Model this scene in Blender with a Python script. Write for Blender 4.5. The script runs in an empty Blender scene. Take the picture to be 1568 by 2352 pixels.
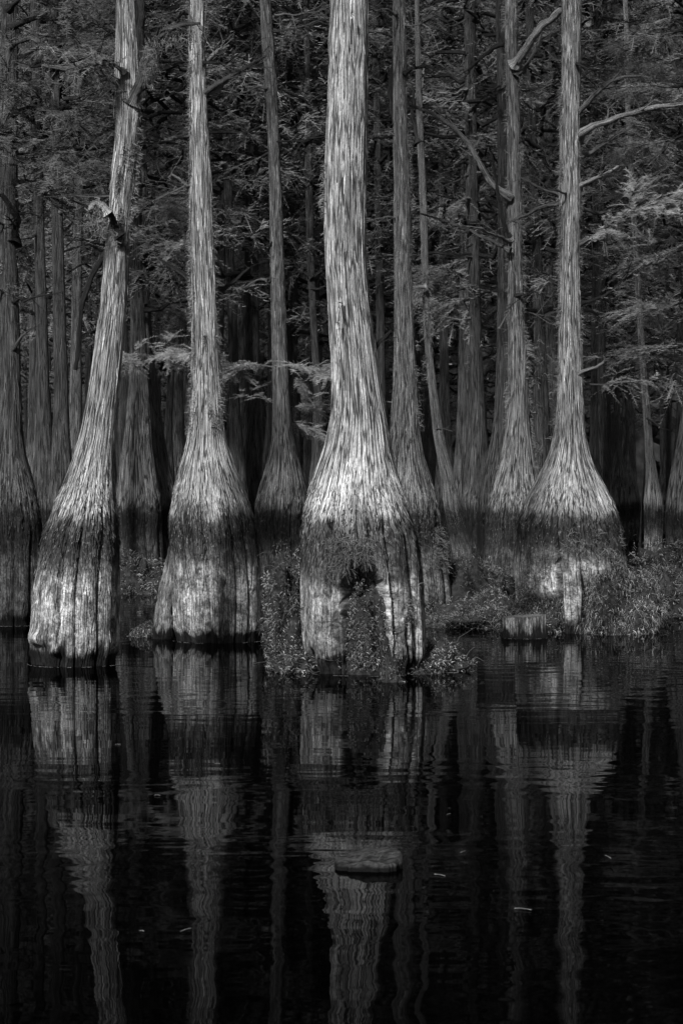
import bpy, math, random
import numpy as np

# ------------------------------------------------------------------ camera, world, sun, exposure
scene = bpy.context.scene
F, CX, HZ, CAMH = 4572.0, 784.0, 1143.0, 1.6      # picture measured on a 1568 x 2352 grid
cd = bpy.data.cameras.new("camera"); cam = bpy.data.objects.new("camera", cd)
scene.collection.objects.link(cam); scene.camera = cam
cam.location = (0, 0, CAMH); cam.rotation_euler = (math.radians(90), 0, 0)
cd.sensor_fit = 'VERTICAL'; cd.sensor_height = 36.0; cd.lens = 36.0 * F / 2352
cd.shift_y = -(1176 - HZ) / 2352.0
cd.clip_start = 0.1; cd.clip_end = 1000
cd.dof.use_dof = True; cd.dof.focus_distance = 18.0; cd.dof.aperture_fstop = 9

SUN_EL, SUN_AZ = math.radians(36), math.radians(201)   # azimuth from +Y clockwise: behind the camera, a little to the left
w = bpy.data.worlds.new("World"); scene.world = w; w.use_nodes = True
nt = w.node_tree; nt.nodes.clear()
sky = nt.nodes.new('ShaderNodeTexSky'); sky.sky_type = 'NISHITA'; sky.sun_disc = False
sky.sun_elevation = SUN_EL; sky.sun_rotation = SUN_AZ
bwn = nt.nodes.new('ShaderNodeRGBToBW'); bg = nt.nodes.new('ShaderNodeBackground')
bg.inputs['Strength'].default_value = 0.05
wo = nt.nodes.new('ShaderNodeOutputWorld')
nt.links.new(sky.outputs[0], bwn.inputs[0]); nt.links.new(bwn.outputs[0], bg.inputs[0]); nt.links.new(bg.outputs[0], wo.inputs[0])
sl = bpy.data.lights.new("sun", 'SUN'); sl.energy = 4.6; sl.angle = math.radians(6)
so = bpy.data.objects.new("sun", sl); scene.collection.objects.link(so)
_d = np.array([math.sin(SUN_AZ)*math.cos(SUN_EL), math.cos(SUN_AZ)*math.cos(SUN_EL), math.sin(SUN_EL)])
from mathutils import Vector
so.rotation_euler = Vector(_d).to_track_quat('Z', 'Y').to_euler()
scene.view_settings.view_transform = 'Standard'; scene.view_settings.look = 'None'
scene.view_settings.gamma = 1; scene.view_settings.exposure = 0.3
scene.render.engine = 'CYCLES'
scene.cycles.max_bounces = 4; scene.cycles.diffuse_bounces = 2

rng = np.random.default_rng(7); random.seed(7)
C = scene.collection

# ------------------------------------------------------------------ helpers
def at(x, y, Y): return np.array([(x-CX)*Y/F, Y, CAMH+(HZ-y)*Y/F])
def _h(ix, iy, iz, s):
    n = (ix.astype(np.int64)*374761393 + iy.astype(np.int64)*668265263 + iz.astype(np.int64)*2147483647 + s*144269) & 0xffffffff
    n = ((n ^ (n >> 13)) * 1274126177) & 0xffffffff
    n = ((n ^ (n >> 16)) * 2246822519) & 0xffffffff
    return ((n ^ (n >> 15)) & 0xffffff)/float(0xffffff)
def vn(x, y, z, s=0):
    x, y, z = np.broadcast_arrays(x, y, z)
    ix, iy, iz = np.floor(x), np.floor(y), np.floor(z)
    fx, fy, fz = x-ix, y-iy, z-iz
    fx, fy, fz = fx*fx*(3-2*fx), fy*fy*(3-2*fy), fz*fz*(3-2*fz)
    r = 0
    for a in (0, 1):
        wx = fx if a else 1-fx
        for b in (0, 1):
            wy = fy if b else 1-fy
            for c in (0, 1):
                r = r + wx*wy*(fz if c else 1-fz)*_h(ix+a, iy+b, iz+c, s)
    return r
def sm(e0, e1, x):
    t = np.clip((x-e0)/(e1-e0), 0, 1); return t*t*(3-2*t)
def unit(v): return v/np.maximum(np.linalg.norm(v, axis=-1, keepdims=True), 1e-9)

class MB:
    """collects quads (numpy) and makes ONE mesh object"""
    def __init__(s): s.v = []; s.q = []; s.b = []; s.n = 0
    def add(s, v, q, b=None):
        v = np.asarray(v, float).reshape(-1, 3); q = np.asarray(q, int).reshape(-1, 4)
        s.v.append(v); s.q.append(q+s.n); s.b.append(v if b is None else np.asarray(b, float).reshape(-1, 3)); s.n += len(v)
    def grid(s, G, Bk=None, wrap=True):
        R, K = G.shape[:2]; i = np.arange(R-1)[:, None]; j = np.arange(K if wrap else K-1)[None, :]; j2 = (j+1) % K
        q = np.stack([i*K+j, i*K+j2, (i+1)*K+j2, (i+1)*K+j], -1)
        s.add(G, q, Bk)
    def strips(s, L, W, Bk=None):
        """L: N x k x 3 centre lines, W: N x k x 3 half-width vectors"""
        N, k = L.shape[:2]; V = np.stack([L-W, L+W], 2)
        base = (np.arange(N)*k*2)[:, None]; t = (np.arange(k-1)*2)[None, :]
        q = np.stack([base+t, base+t+1, base+t+3, base+t+2], -1)
        s.add(V, q, None if Bk is None else np.repeat(Bk[:, :, None, :], 2, 2))
    def tube(s, P, R, seg=8, rough=0.0, seed=0):
        P = np.asarray(P, float); R = np.asarray(R, float)
        T = unit(np.gradient(P, axis=0)); up = np.array([0.13, 0.9, 0.4]); A = unit(np.cross(T, up)); Bn = np.cross(T, A)
        a = np.linspace(0, 2*np.pi, seg, endpoint=False)
        rr = R[:, None]*np.ones(seg)[None]
        if rough: rr = rr*(1+rough*(vn(np.cos(a)[None]*2, np.sin(a)[None]*2, np.arange(len(P))[:, None]*0.8, seed)-.5)*2)
        G = P[:, None]+rr[..., None]*(np.cos(a)[None, :, None]*A[:, None]+np.sin(a)[None, :, None]*Bn[:, None])
        d = np.concatenate([[0], np.cumsum(np.linalg.norm(np.diff(P, axis=0), axis=1))])
        Bk = np.stack([np.cos(a)[None]*0.3+0*d[:, None], np.sin(a)[None]*0.3+0*d[:, None], d[:, None]+0*a[None]+seed], -1)
        s.grid(G, Bk)
        e = s.n-seg; c = s.n; s.add([P[-1]], np.zeros((0, 4)), [Bk[-1, 0]])
        q = np.array([[e+j, e+(j+1) % seg, c, c] for j in range(seg)])
        s.tri = getattr(s, 'tri', []); s.tri += [t[:3] for t in q]
    def build(s, name, mat, parent=None, origin=None, smooth=True):
        v = np.concatenate(s.v); q = np.concatenate(s.q); b = np.concatenate(s.b)
        if origin is not None: v = v-np.asarray(origin)
        tr = np.array(getattr(s, 'tri', []), int).reshape(-1, 3)
        me = bpy.data.meshes.new(name)
        me.vertices.add(len(v)); me.vertices.foreach_set('co', v.astype(np.float32).ravel())
        me.loops.add(q.size+tr.size); me.polygons.add(len(q)+len(tr))
        me.polygons.foreach_set('loop_start', np.concatenate([np.arange(len(q))*4, q.size+np.arange(len(tr))*3]).astype(np.int32))
        me.loops.foreach_set('vertex_index', np.concatenate([q.ravel(), tr.ravel()]).astype(np.int32))
        me.polygons.foreach_set('use_smooth', np.full(len(q)+len(tr), smooth))
        at_ = me.attributes.new('bark', 'FLOAT_VECTOR', 'POINT'); at_.data.foreach_set('vector', b.astype(np.float32).ravel())
        me.update(calc_edges=True); me.materials.append(mat)
        o = bpy.data.objects.new(name, me); C.objects.link(o)
        if parent is not None: o.parent = parent
        elif origin is not None: o.location = origin
        return o
def tag(o, label=None, cat=None, group=None, kind=None):
    if label: o['label'] = label
    if cat: o['category'] = cat
    if group: o['group'] = group
    if kind: o['kind'] = kind
    return o
def empty(name, loc, label, cat, group=None):
    o = bpy.data.objects.new(name, None); C.objects.link(o); o.location = loc; o.empty_display_size = .2
    return tag(o, label, cat, group)
def copy_tree(o, parent=None):
    c = o.copy(); C.objects.link(c); c.parent = parent
    for ch in list(o.children): copy_tree(ch, c)
    return c

# ------------------------------------------------------------------ materials
class N:
    def __init__(s, name):
        s.m = bpy.data.materials.new(name); s.m.use_nodes = True; s.t = s.m.node_tree; s.bs = s.t.nodes['Principled BSDF']
    def n(s, typ, **kw):
        x = s.t.nodes.new(typ)
        for k, v in kw.items(): setattr(x, k, v)
        return x
    def l(s, a, b): s.t.links.new(a, b)
    def val(s, x, i):
        return x
    def math(s, op, a, b=None, clamp=False):
        x = s.n('ShaderNodeMath', operation=op, use_clamp=clamp)
        for i, v in enumerate((a, b)):
            if v is None: continue
            if isinstance(v, (int, float)): x.inputs[i].default_value = v
            else: s.l(v, x.inputs[i])
        return x.outputs[0]
    def vmul(s, v, xyz, op='MULTIPLY'):
        x = s.n('ShaderNodeVectorMath', operation=op); s.l(v, x.inputs[0])
        if isinstance(xyz, tuple): x.inputs[1].default_value = xyz
        else: s.l(xyz, x.inputs[1])
        return x.outputs[0]
    def noise(s, v, scale, detail=4, rough=.6):
        x = s.n('ShaderNodeTexNoise'); x.inputs['Scale'].default_value = scale; x.inputs['Detail'].default_value = detail
        x.inputs['Roughness'].default_value = rough; s.l(v, x.inputs['Vector']); return x.outputs[0]
    def mapr(s, v, a, b, c, d, typ='SMOOTHSTEP'):
        x = s.n('ShaderNodeMapRange', interpolation_type=typ); s.l(v, x.inputs[0])
        for i, k in enumerate((a, b, c, d)): x.inputs[i+1].default_value = k
        return x.outputs[0]
    def ramp(s, v, pts):
        x = s.n('ShaderNodeValToRGB'); s.l(v, x.inputs[0]); e = x.color_ramp.elements
        while len(e) > 1: e.remove(e[-1])
        e[0].position = pts[0][0]; e[0].color = (pts[0][1],)*3+(1,)
        for p, c in pts[1:]:
            k = e.new(p); k.color = (c, c, c, 1)
        return x.outputs[0]

def bark(name, pale, bands=True, low=1.0, speck=0.0, contrast=1.0, mark=1.0):
    M = N(name); a = M.n('ShaderNodeAttribute', attribute_name='bark'); P = a.outputs['Vector']
    wn = M.n('ShaderNodeTexNoise'); wn.inputs['Scale'].default_value = 3; wn.inputs['Detail'].default_value = 3
    M.l(M.vmul(P, (1, 1, .5)), wn.inputs['Vector'])
    wv = M.vmul(M.vmul(wn.outputs['Color'], (.5, .5, .5), 'SUBTRACT'), (.03, .03, .35))
    PW = M.vmul(P, wv, 'ADD')
    tc = M.n('ShaderNodeTexCoord'); sx = M.n('ShaderNodeSeparateXYZ'); M.l(tc.outputs['Object'], sx.inputs[0]); z = sx.outputs[2]
    vo = M.n('ShaderNodeTexVoronoi', feature='DISTANCE_TO_EDGE'); vo.inputs['Scale'].default_value = 32
    M.l(M.vmul(PW, (1, 1, .05)), vo.inputs['Vector'])
    crack = M.mapr(vo.outputs['Distance'], 0.01, 0.12, 0, 1)
    vo2 = M.n('ShaderNodeTexVoronoi', feature='DISTANCE_TO_EDGE'); vo2.inputs['Scale'].default_value = 95
    M.l(M.vmul(PW, (1, 1, .13)), vo2.inputs['Vector'])
    crack2 = M.mapr(vo2.outputs['Distance'], 0.0, 0.16, 0, 1)
    fib = M.noise(M.vmul(PW, (1, 1, .05)), 70, 8, .7)
    fine = M.noise(M.vmul(PW, (1, 1, .45)), 75, 6, .75)
    patch = M.noise(M.vmul(P, (1, 1, .5)), 4.5, 4, .6)
    patch2 = M.noise(M.vmul(P, (1, 1, .45)), 14, 6, .7)
    # zones by height above the water
    zj = M.math('ADD', z, M.math('MULTIPLY', M.math('SUBTRACT', M.noise(M.vmul(P, (1, 1, .12)), 22, 3, .7), .5), .26))
    zj = M.math('ADD', zj, M.math('MULTIPLY', M.math('SUBTRACT', patch, .5), .42))
    isbark = M.mapr(zj, .95, 1.3, 0, 1)
    cf = M.math('MULTIPLY', M.math('ADD', M.math('MULTIPLY', crack, .85*contrast), 1-.85*contrast), M.math('ADD', M.math('MULTIPLY', crack2, .35), .65))
    vo3 = M.n('ShaderNodeTexVoronoi', feature='F1'); vo3.inputs['Scale'].default_value = 52; M.l(M.vmul(PW, (1, 1, .16)), vo3.inputs['Vector'])
    sv_ = M.n('ShaderNodeSeparateColor'); M.l(vo3.outputs['Color'], sv_.inputs[0])
    barkc = M.math('MULTIPLY', cf, M.mapr(fib, .36, .64, .78, 1.15, 'LINEAR'))
    barkc = M.math('MULTIPLY', barkc, M.mapr(sv_.outputs[0], 0, 1, .84, 1.12, 'LINEAR'))      # each flake its own grey
    woodc = M.math('MULTIPLY', M.mapr(fib, .36, .64, .6, 1.12, 'LINEAR'), M.mapr(fine, .38, .6, .3, 1.3, 'LINEAR'))
    woodc = M.math('MULTIPLY', woodc, M.mapr(patch2, .4, .62, .35, 1.25))
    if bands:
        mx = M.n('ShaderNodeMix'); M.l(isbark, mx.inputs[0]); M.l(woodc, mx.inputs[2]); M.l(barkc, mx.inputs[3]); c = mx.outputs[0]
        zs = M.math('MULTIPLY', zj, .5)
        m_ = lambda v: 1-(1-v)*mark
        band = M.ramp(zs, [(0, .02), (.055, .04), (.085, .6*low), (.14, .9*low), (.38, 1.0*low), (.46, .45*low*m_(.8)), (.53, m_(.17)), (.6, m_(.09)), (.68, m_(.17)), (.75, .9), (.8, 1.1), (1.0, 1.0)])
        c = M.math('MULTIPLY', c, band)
        fl_ = M.mapr(M.noise(M.vmul(P, (1, 1, .4)), 46, 3, .6), .58, .68, 0, .32); c = M.math('ADD', c, M.math('MULTIPLY', fl_, M.math('MULTIPLY', M.mapr(zj, .8, 1.1, 0, 1), M.mapr(zj, 1.6, 1.35, 0, 1))))
    else: c = barkc
    c = M.math('MULTIPLY', c, M.mapr(patch, .3, .7, .6, 1.22))
    c = M.math('MULTIPLY', c, M.mapr(M.noise(M.vmul(PW, (1, 1, .12)), 11, 3, .6),   .35, .65, .76, 1.14))
    if speck:
        sp = M.noise(M.vmul(P, (1, 1, .6)), 38, 5, .75); c = M.math('ADD', M.math('MULTIPLY', c, 1-speck*.4), M.math('MULTIPLY', M.mapr(sp, .56, .64, 0, speck), isbark if bands else 1.0))
    c = M.math('MULTIPLY', c, pale)
    M.l(c, M.bs.inputs['Base Color']); M.bs.inputs['Roughness'].default_value = .82; M.bs.inputs['Specular IOR Level'].default_value = .25
    h = M.math('ADD', M.math('MULTIPLY', crack, .8), M.math('ADD', fib, M.math('MULTIPLY', fine, .6)))
    bp = M.n('ShaderNodeBump'); bp.inputs['Strength'].default_value = 1.0; bp.inputs['Distance'].default_value = .028
    M.l(h, bp.inputs['Height']); M.l(bp.outputs[0], M.bs.inputs['Normal'])
    return M.m
def leafm(name, lo, hi, rough=.6, trans=0.35, pw=1.0):
    M = N(name); g = M.n('ShaderNodeNewGeometry'); c = M.mapr(M.math('POWER', g.outputs['Random Per Island'], pw), 0, 1, lo, hi, 'LINEAR')
    tc = M.n('ShaderNodeTexCoord'); nz = M.mapr(M.noise(tc.outputs['Object'], 1.3, 3), .3, .7, .55, 1.35)
    c = M.math('MULTIPLY', c, nz)
    M.l(c, M.bs.inputs['Base Color']); M.bs.inputs['Roughness'].default_value = rough; M.bs.inputs['Specular IOR Level'].default_value = .08
    if trans:
        t = M.n('ShaderNodeBsdfTranslucent'); M.l(c, t.inputs[0]); mx = M.n('ShaderNodeMixShader'); mx.inputs[0].default_value = trans
        M.l(M.bs.outputs[0], mx.inputs[1]); M.l(t.outputs[0], mx.inputs[2]); M.l(mx.outputs[0], M.t.nodes['Material Output'].inputs[0])
    return M.m
def plain(name, lo, hi, scale=8, stretch=(1, 1, 1), rough=.9, bump=.02):
    M = N(name); tc = M.n('ShaderNodeTexCoord'); f = M.noise(M.vmul(tc.outputs['Object'], stretch), scale, 8, .7)
    M.l(M.mapr(f, .35, .65, lo, hi), M.bs.inputs['Base Color']); M.bs.inputs['Roughness'].default_value = rough
    M.bs.inputs['Specular IOR Level'].default_value = .2
    bp = M.n('ShaderNodeBump'); bp.inputs['Distance'].default_value = bump; bp.inputs['Strength'].default_value = .8
    M.l(f, bp.inputs['Height']); M.l(bp.outputs[0], M.bs.inputs['Normal']); return M.m

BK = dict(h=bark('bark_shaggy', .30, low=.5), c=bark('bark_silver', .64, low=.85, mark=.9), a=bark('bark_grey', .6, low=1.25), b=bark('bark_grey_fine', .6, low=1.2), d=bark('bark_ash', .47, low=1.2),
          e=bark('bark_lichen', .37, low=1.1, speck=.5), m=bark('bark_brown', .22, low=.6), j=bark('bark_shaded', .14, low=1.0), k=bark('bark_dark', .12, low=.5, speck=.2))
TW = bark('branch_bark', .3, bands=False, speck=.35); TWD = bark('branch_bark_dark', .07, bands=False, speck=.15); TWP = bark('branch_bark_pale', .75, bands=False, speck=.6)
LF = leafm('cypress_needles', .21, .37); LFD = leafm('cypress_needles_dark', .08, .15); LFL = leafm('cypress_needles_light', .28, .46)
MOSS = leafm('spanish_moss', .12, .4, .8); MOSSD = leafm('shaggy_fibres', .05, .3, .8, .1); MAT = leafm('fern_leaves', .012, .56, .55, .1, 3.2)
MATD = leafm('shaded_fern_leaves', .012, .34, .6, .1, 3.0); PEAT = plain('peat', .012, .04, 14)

# ------------------------------------------------------------------ water
M = N('swamp_water'); b = M.bs
b.inputs['Base Color'].default_value = (.0003, .0003, .0003, 1); b.inputs['Roughness'].default_value = .015; b.inputs['IOR'].default_value = 1.052   # as through a polarising filter
g = M.n('ShaderNodeNewGeometry'); pos = g.outputs['Position']
n1 = M.noise(M.vmul(pos, (1.0, 1.5, 1)), 2.6, 1.5, .4); n2 = M.noise(M.vmul(pos, (.8, 2.0, 1)), 8, 1, .4); n3 = M.noise(M.vmul(pos, (.4, 1.2, 1)), .35, 2, .5)
gust = M.mapr(n3, .38, .62, .15, 1.0)
h = M.math('MULTIPLY', M.math('ADD', M.math('MULTIPLY', n1, .0048), M.math('MULTIPLY', n2, .0003)), gust)
bp = M.n('ShaderNodeBump'); bp.inputs['Strength'].default_value = 1; bp.inputs['Distance'].default_value = 1.0
M.l(h, bp.inputs['Height']); M.l(bp.outputs[0], b.inputs['Normal'])
wm = MB(); xs = np.linspace(-160, 160, 9); ys = np.linspace(-60, 260, 9)
wm.grid(np.stack(np.meshgrid(xs, ys), -1).reshape(9, 9, 2) @ np.array([[1, 0, 0], [0, 1, 0]]), wrap=False)
tag(wm.build('water', M.m, smooth=False), kind='structure')

# ------------------------------------------------------------------ trunks
def trunk(prof, Y, H=20, segs=96, dz=.03, flute=.12, grooves=(), nlobes=9, seed=1, amp=1.0, extra=None, strips=0, lean_y=0.0, ztop=None, shag=1.0, cut=False, wander=0.0):
    """prof rows (y, left, right) on the 1568-grid. Returns mesh builder + base point + sampler grid"""
    pr = sorted([(CAMH+(HZ-y)*Y/F, ((l+r)/2-CX)*Y/F, (r-l)/2*Y/F) for y, l, r in prof])
    pz, pc, prr = map(np.array, zip(*pr))
    if ztop is None: ztop = pz[-1]
    H = max(H, pz[-1]+.01) if not cut else pz[-1]
    z = np.arange(-.25, ztop, dz)
    if H > ztop+.5: z = np.concatenate([z, np.linspace(ztop, H, 40)])
    sl_ = (pc[-1]-pc[-3])/max(pz[-1]-pz[-3], .1)
    pz2 = np.append(pz, max(H, pz[-1]+.02)); pc2 = np.append(pc, pc[-1]+sl_*.5*(H-pz[-1])); pr2 = np.append(prr, prr[-1]*(.4 if not cut else 1))
    cx = np.interp(z, pz2, pc2); r = np.interp(z, pz2, pr2)
    def smooth(a, wdt):
        k = max(3, int(wdt/dz)) | 1; m = (z < ztop); aa = a[m]; p = np.pad(aa, k, mode='edge'); ker = np.hanning(k+2)[1:-1]; ker /= ker.sum()
        out = a.copy(); out[m] = np.convolve(p, ker, 'same')[k:-k]; return out
    cx = smooth(cx, .35); r = smooth(r, .3)
    base = np.array([np.interp(0, z, cx), Y, 0.0])
    a = np.linspace(0, 2*np.pi, segs, endpoint=False)-np.pi
    A, Z = np.meshgrid(a, z); Rr = r[:, None]*np.ones_like(A)
    rr = random.Random(seed)
    gs = [math.asin(max(-.98, min(.98, g))) for g in grooves] if grooves else []
    if not gs: gs = [-math.pi+2*math.pi*(k+rr.uniform(-.28, .28))/nlobes for k in range(nlobes)]
    else:
        k = -math.pi+.2
        while k < min(gs)-.35: gs.append(k); k += rr.uniform(.45, .8)
        k = max(gs)+.5
        while k < math.pi-.2: gs.append(k); k += rr.uniform(.45, .8)
    gs = np.sort(np.array(gs))
    wob = (vn(0*z+3.3, 0*z, z*1.7, seed)-.5)*.12
    Aw = A+wob[:, None]
    g3 = np.concatenate([gs-2*np.pi, gs, gs+2*np.pi]); idx = np.searchsorted(g3, Aw)
    lo_, hi_ = g3[idx-1], g3[np.clip(idx, 0, len(g3)-1)]
    t = (Aw-lo_)/(hi_-lo_); gap = (hi_-lo_)
    dg = np.minimum(t, 1-t)*gap; lobe = .55*(1-np.exp(-(dg/.045)**2))+.45*np.sin(np.pi*np.clip(t, 0, 1))**.6
    zr = sm(2.3, 1.0, Z)*.85+.15*sm(5, 1.5, Z)
    dr = -flute*Rr*zr*(1-lobe)*np.clip(gap/.7, .5, 1.4)
    dr += flute*.35*Rr*zr*(vn(np.cos(A)*7, np.sin(A)*7, Z*.5, seed+9)-.5)
    ca, sa = np.cos(A), np.sin(A); RR = .33
    u1 = vn(ca*RR*26+50, sa*RR*26+50, Z*.7, seed); u2 = vn(ca*RR*55+50, sa*RR*55+50, Z*1.8, seed+1); u3 = vn(ca*RR*34+9, sa*RR*34+9, Z*14, seed+2)
    isb = sm(.9, 1.3, Z); sc = np.clip(r/.25, .35, 1.3)[:, None]*amp
    u1b = vn(ca*RR*40+50, sa*RR*40+50, Z*1.1, seed+5)
    dr += sc*(isb*(.017*(1-np.abs(2*u1b-1)**.7)+.010*u1+.008*u2)+(1-isb)*(.009*u1+.005*u2))
    shz = np.exp(-((Z-1.35)/.3)**2)*shag
    dr += sc*shz*.03*(u3-.4)
    # ragged eaten edge just above the water
    dr -= sc*.03*sm(.16, .04, Z+.09*(u1-.5))
    if wander: cx = cx+wander*(vn(z*.8, 0*z+seed, 0*z, seed)-.5)*r
    if extra: dr += extra(A, Z, Rr, cx, base)
    R2 = np.maximum(Rr+dr, .01)
    X = cx[:, None]+R2*np.sin(A); Yy = Y+lean_y*Z-R2*np.cos(A)
    G = np.stack([X, Yy, Z], -1); Bk = np.stack([ca*RR, sa*RR, Z+seed*7.7*0+0], -1)
    Bk = Bk+np.array([seed*1.37, seed*2.1, 0])
    m = MB(); m.grid(G, Bk)
    # close the top
    c = m.n; m.add([[cx[-1], Y+lean_y*z[-1], z[-1]-.01]], np.zeros((0, 4)), [Bk[-1, 0]])
    e = (len(z)-1)*segs; m.tri = [[e+j, e+(j+1) % segs, c] for j in range(segs)]
    if strips:
        strips = int(strips*.6); rg = np.random.default_rng(seed); nz = int((z < ztop).sum())
        zz = z[:nz]; wgt = .06+1.6*np.exp(-((zz-1.65)/.3)**2)+1.6*np.exp(-((zz-1.25)/.25)**2); wgt = np.where(zz < .9, .06, wgt); wgt /= wgt.sum()
        i1 = rg.choice(nz, strips, p=wgt); j = rg.integers(0, segs, strips)
        ln = rg.uniform(.05, .22, strips)*np.where(z[i1] < 1.8, .5, 1.6)
        i0 = np.maximum(i1-(ln/dz).astype(int)-1, 0)
        im = (i0+i1)//2; jj = (j+rg.integers(-1, 2, strips)) % segs
        Nn = np.stack([np.sin(a[j]), -np.cos(a[j]), 0*a[j]], -1); Tn = np.stack([np.cos(a[j]), np.sin(a[j]), 0*a[j]], -1)
        lf = rg.uniform(.002, .014, strips)[:, None]*np.where(z[i1] < 1.8, 1.2, .7)[:, None]
        L = np.stack([G[i1, j]+Nn*.001, G[im, j]+Nn*(.003+lf*.35), G[i0, jj]+Nn*(.004+lf)], 1)
        wd = rg.uniform(.002, .0065, strips)
        tw = Tn+Nn*rg.uniform(-.5, .5, strips)[:, None]
        W = np.stack([tw*wd[:, None]*.7, tw*wd[:, None], tw*wd[:, None]*.35], 1)
        Bs = np.stack([Bk[i1, j], Bk[im, j], Bk[i0, j]], 1); Bs = Bs+rg.uniform(-.03, .03, (strips, 1, 3))
        m.strips(L, W, Bs)
    m.G = G; m.a = a; m.z = z; m.base = base
    return m

def fibres(m, G, z, a, n, zr, ar, length=.06, rg=rng, width=.0022, droop=.6, clump=0):
    """small curly fibres on a trunk surface patch"""
    iz = np.where((z > zr[0]) & (z < zr[1]))[0]; ia = np.where((a > ar[0]) & (a < ar[1]))[0]
    if clump:
        c1 = rg.choice(iz, clump); c2 = rg.choice(ia, clump); k = rg.integers(0, clump, n)
        i = np.clip(c1[k]+(rg.normal(0, .06, n)/max(z[1]-z[0], .01)).astype(int), iz[0], iz[-1]); j = np.clip(c2[k]+rg.integers(-4, 5, n), ia[0], ia[-1])
    else: i = rg.choice(iz, n); j = rg.choice(ia, n)
    P = G[i, j]; Nn = np.stack([np.sin(a[j]), -np.cos(a[j]), 0*a[j]], -1)
    d = unit(Nn*rg.uniform(.2, 1, (n, 1))+rg.normal(0, .6, (n, 3)))
    ln = rg.uniform(.4, 1.3, n)[:, None]*length
    d2 = unit(d+np.array([0, 0, -droop])+rg.normal(0, .5, (n, 3)))
    L = np.stack([P, P+d*ln*.5, P+d*ln*.5+d2*ln*.6], 1)
    s_ = unit(np.cross(d, rg.normal(0, 1, (n, 3))))*width
    m.strips(L, np.stack([s_, s_, s_*.4], 1))

def wiggly(P, n, seed, w=.02):
    P = np.asarray(P, float); d = np.concatenate([[0], np.cumsum(np.linalg.norm(np.diff(P, axis=0), axis=1))])
    t = np.linspace(0, d[-1], n); Q = np.stack([np.interp(t, d, P[:, k]) for k in range(3)], -1)
    k = np.hanning(7)[1:-1]; k /= k.sum(); Qp = np.pad(Q, ((2, 2), (0, 0)), mode='edge'); Qs = np.stack([np.convolve(Qp[:, c], k, 'valid') for c in range(3)], -1)
    Qs[0] = Q[0]
    for c in range(3): Qs[1:, c] += w*(vn(t[1:]*6, 0*t[1:]+c*5, 0*t[1:], seed)-.5)*2
    return Qs

def needles(m, P, D, n_per, ln, width, rg, flat=.35):
    """feathery needles both sides of twigs: P N x3 start, D N x3 (length included)"""
    Nt = len(P); t = (np.arange(n_per)+.5)/n_per
    Q = P[:, None]+D[:, None]*t[None, :, None]; Q[..., 2] -= (t**2)[None]*np.linalg.norm(D, axis=1)[:, None]*.18
    side = np.where(np.arange(n_per) % 2, 1., -1.)[None, :, None]
    Du = unit(D)[:, None]; up = np.array([0, 0, 1.]); S = unit(np.cross(Du, up))*side
    d = unit(Du*.75+S+rg.normal(0, flat, (Nt, n_per, 3))); l_ = ln*rg.uniform(.7, 1.25, (Nt, n_per, 1))*(1-.5*t)[None, :, None]
    Q = Q.reshape(-1, 3); d = d.reshape(-1, 3); l_ = l_.reshape(-1, 1)
    sv = unit(np.cross(d, rg.normal(0, 1, d.shape)+np.array([0, -1.5, .8])))*width
    m.strips(np.stack([Q, Q+d*l_], 1), np.stack([sv, sv*.4], 1))
    m.strips(np.stack([P, P+D*.95-np.array([0, 0, .1])*np.linalg.norm(D, axis=1)[:, None]], 1), np.stack([unit(np.cross(D, up))*width*.8]*2, 1))

def leafy(m, line, rg, twigs=26, tl=.3, n_per=18, ln=.05, width=.0035, start=.15, droop=.1):
    k = rg.uniform(start, 1, twigs)**.8*(len(line)-1.001); i = k.astype(int); f = (k-i)[:, None]
    P = line[i]*(1-f)+line[i+1]*f; T = unit(line[i+1]-line[i])
    side = np.where(rg.random(twigs) < .5, 1., -1.)[:, None]; S = unit(np.cross(T, [0, 0, 1.]))*side
    D = unit(T*rg.uniform(.3, 1.1, (twigs, 1))+S*rg.uniform(.4, 1, (twigs, 1))+np.stack([rg.normal(0, .1, twigs), rg.normal(0, .1, twigs), rg.normal(-droop, .22, twigs)], -1))*rg.uniform(.5, 1.2, (twigs, 1))*tl
    needles(m, P, D, n_per, ln, width, rg)

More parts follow.
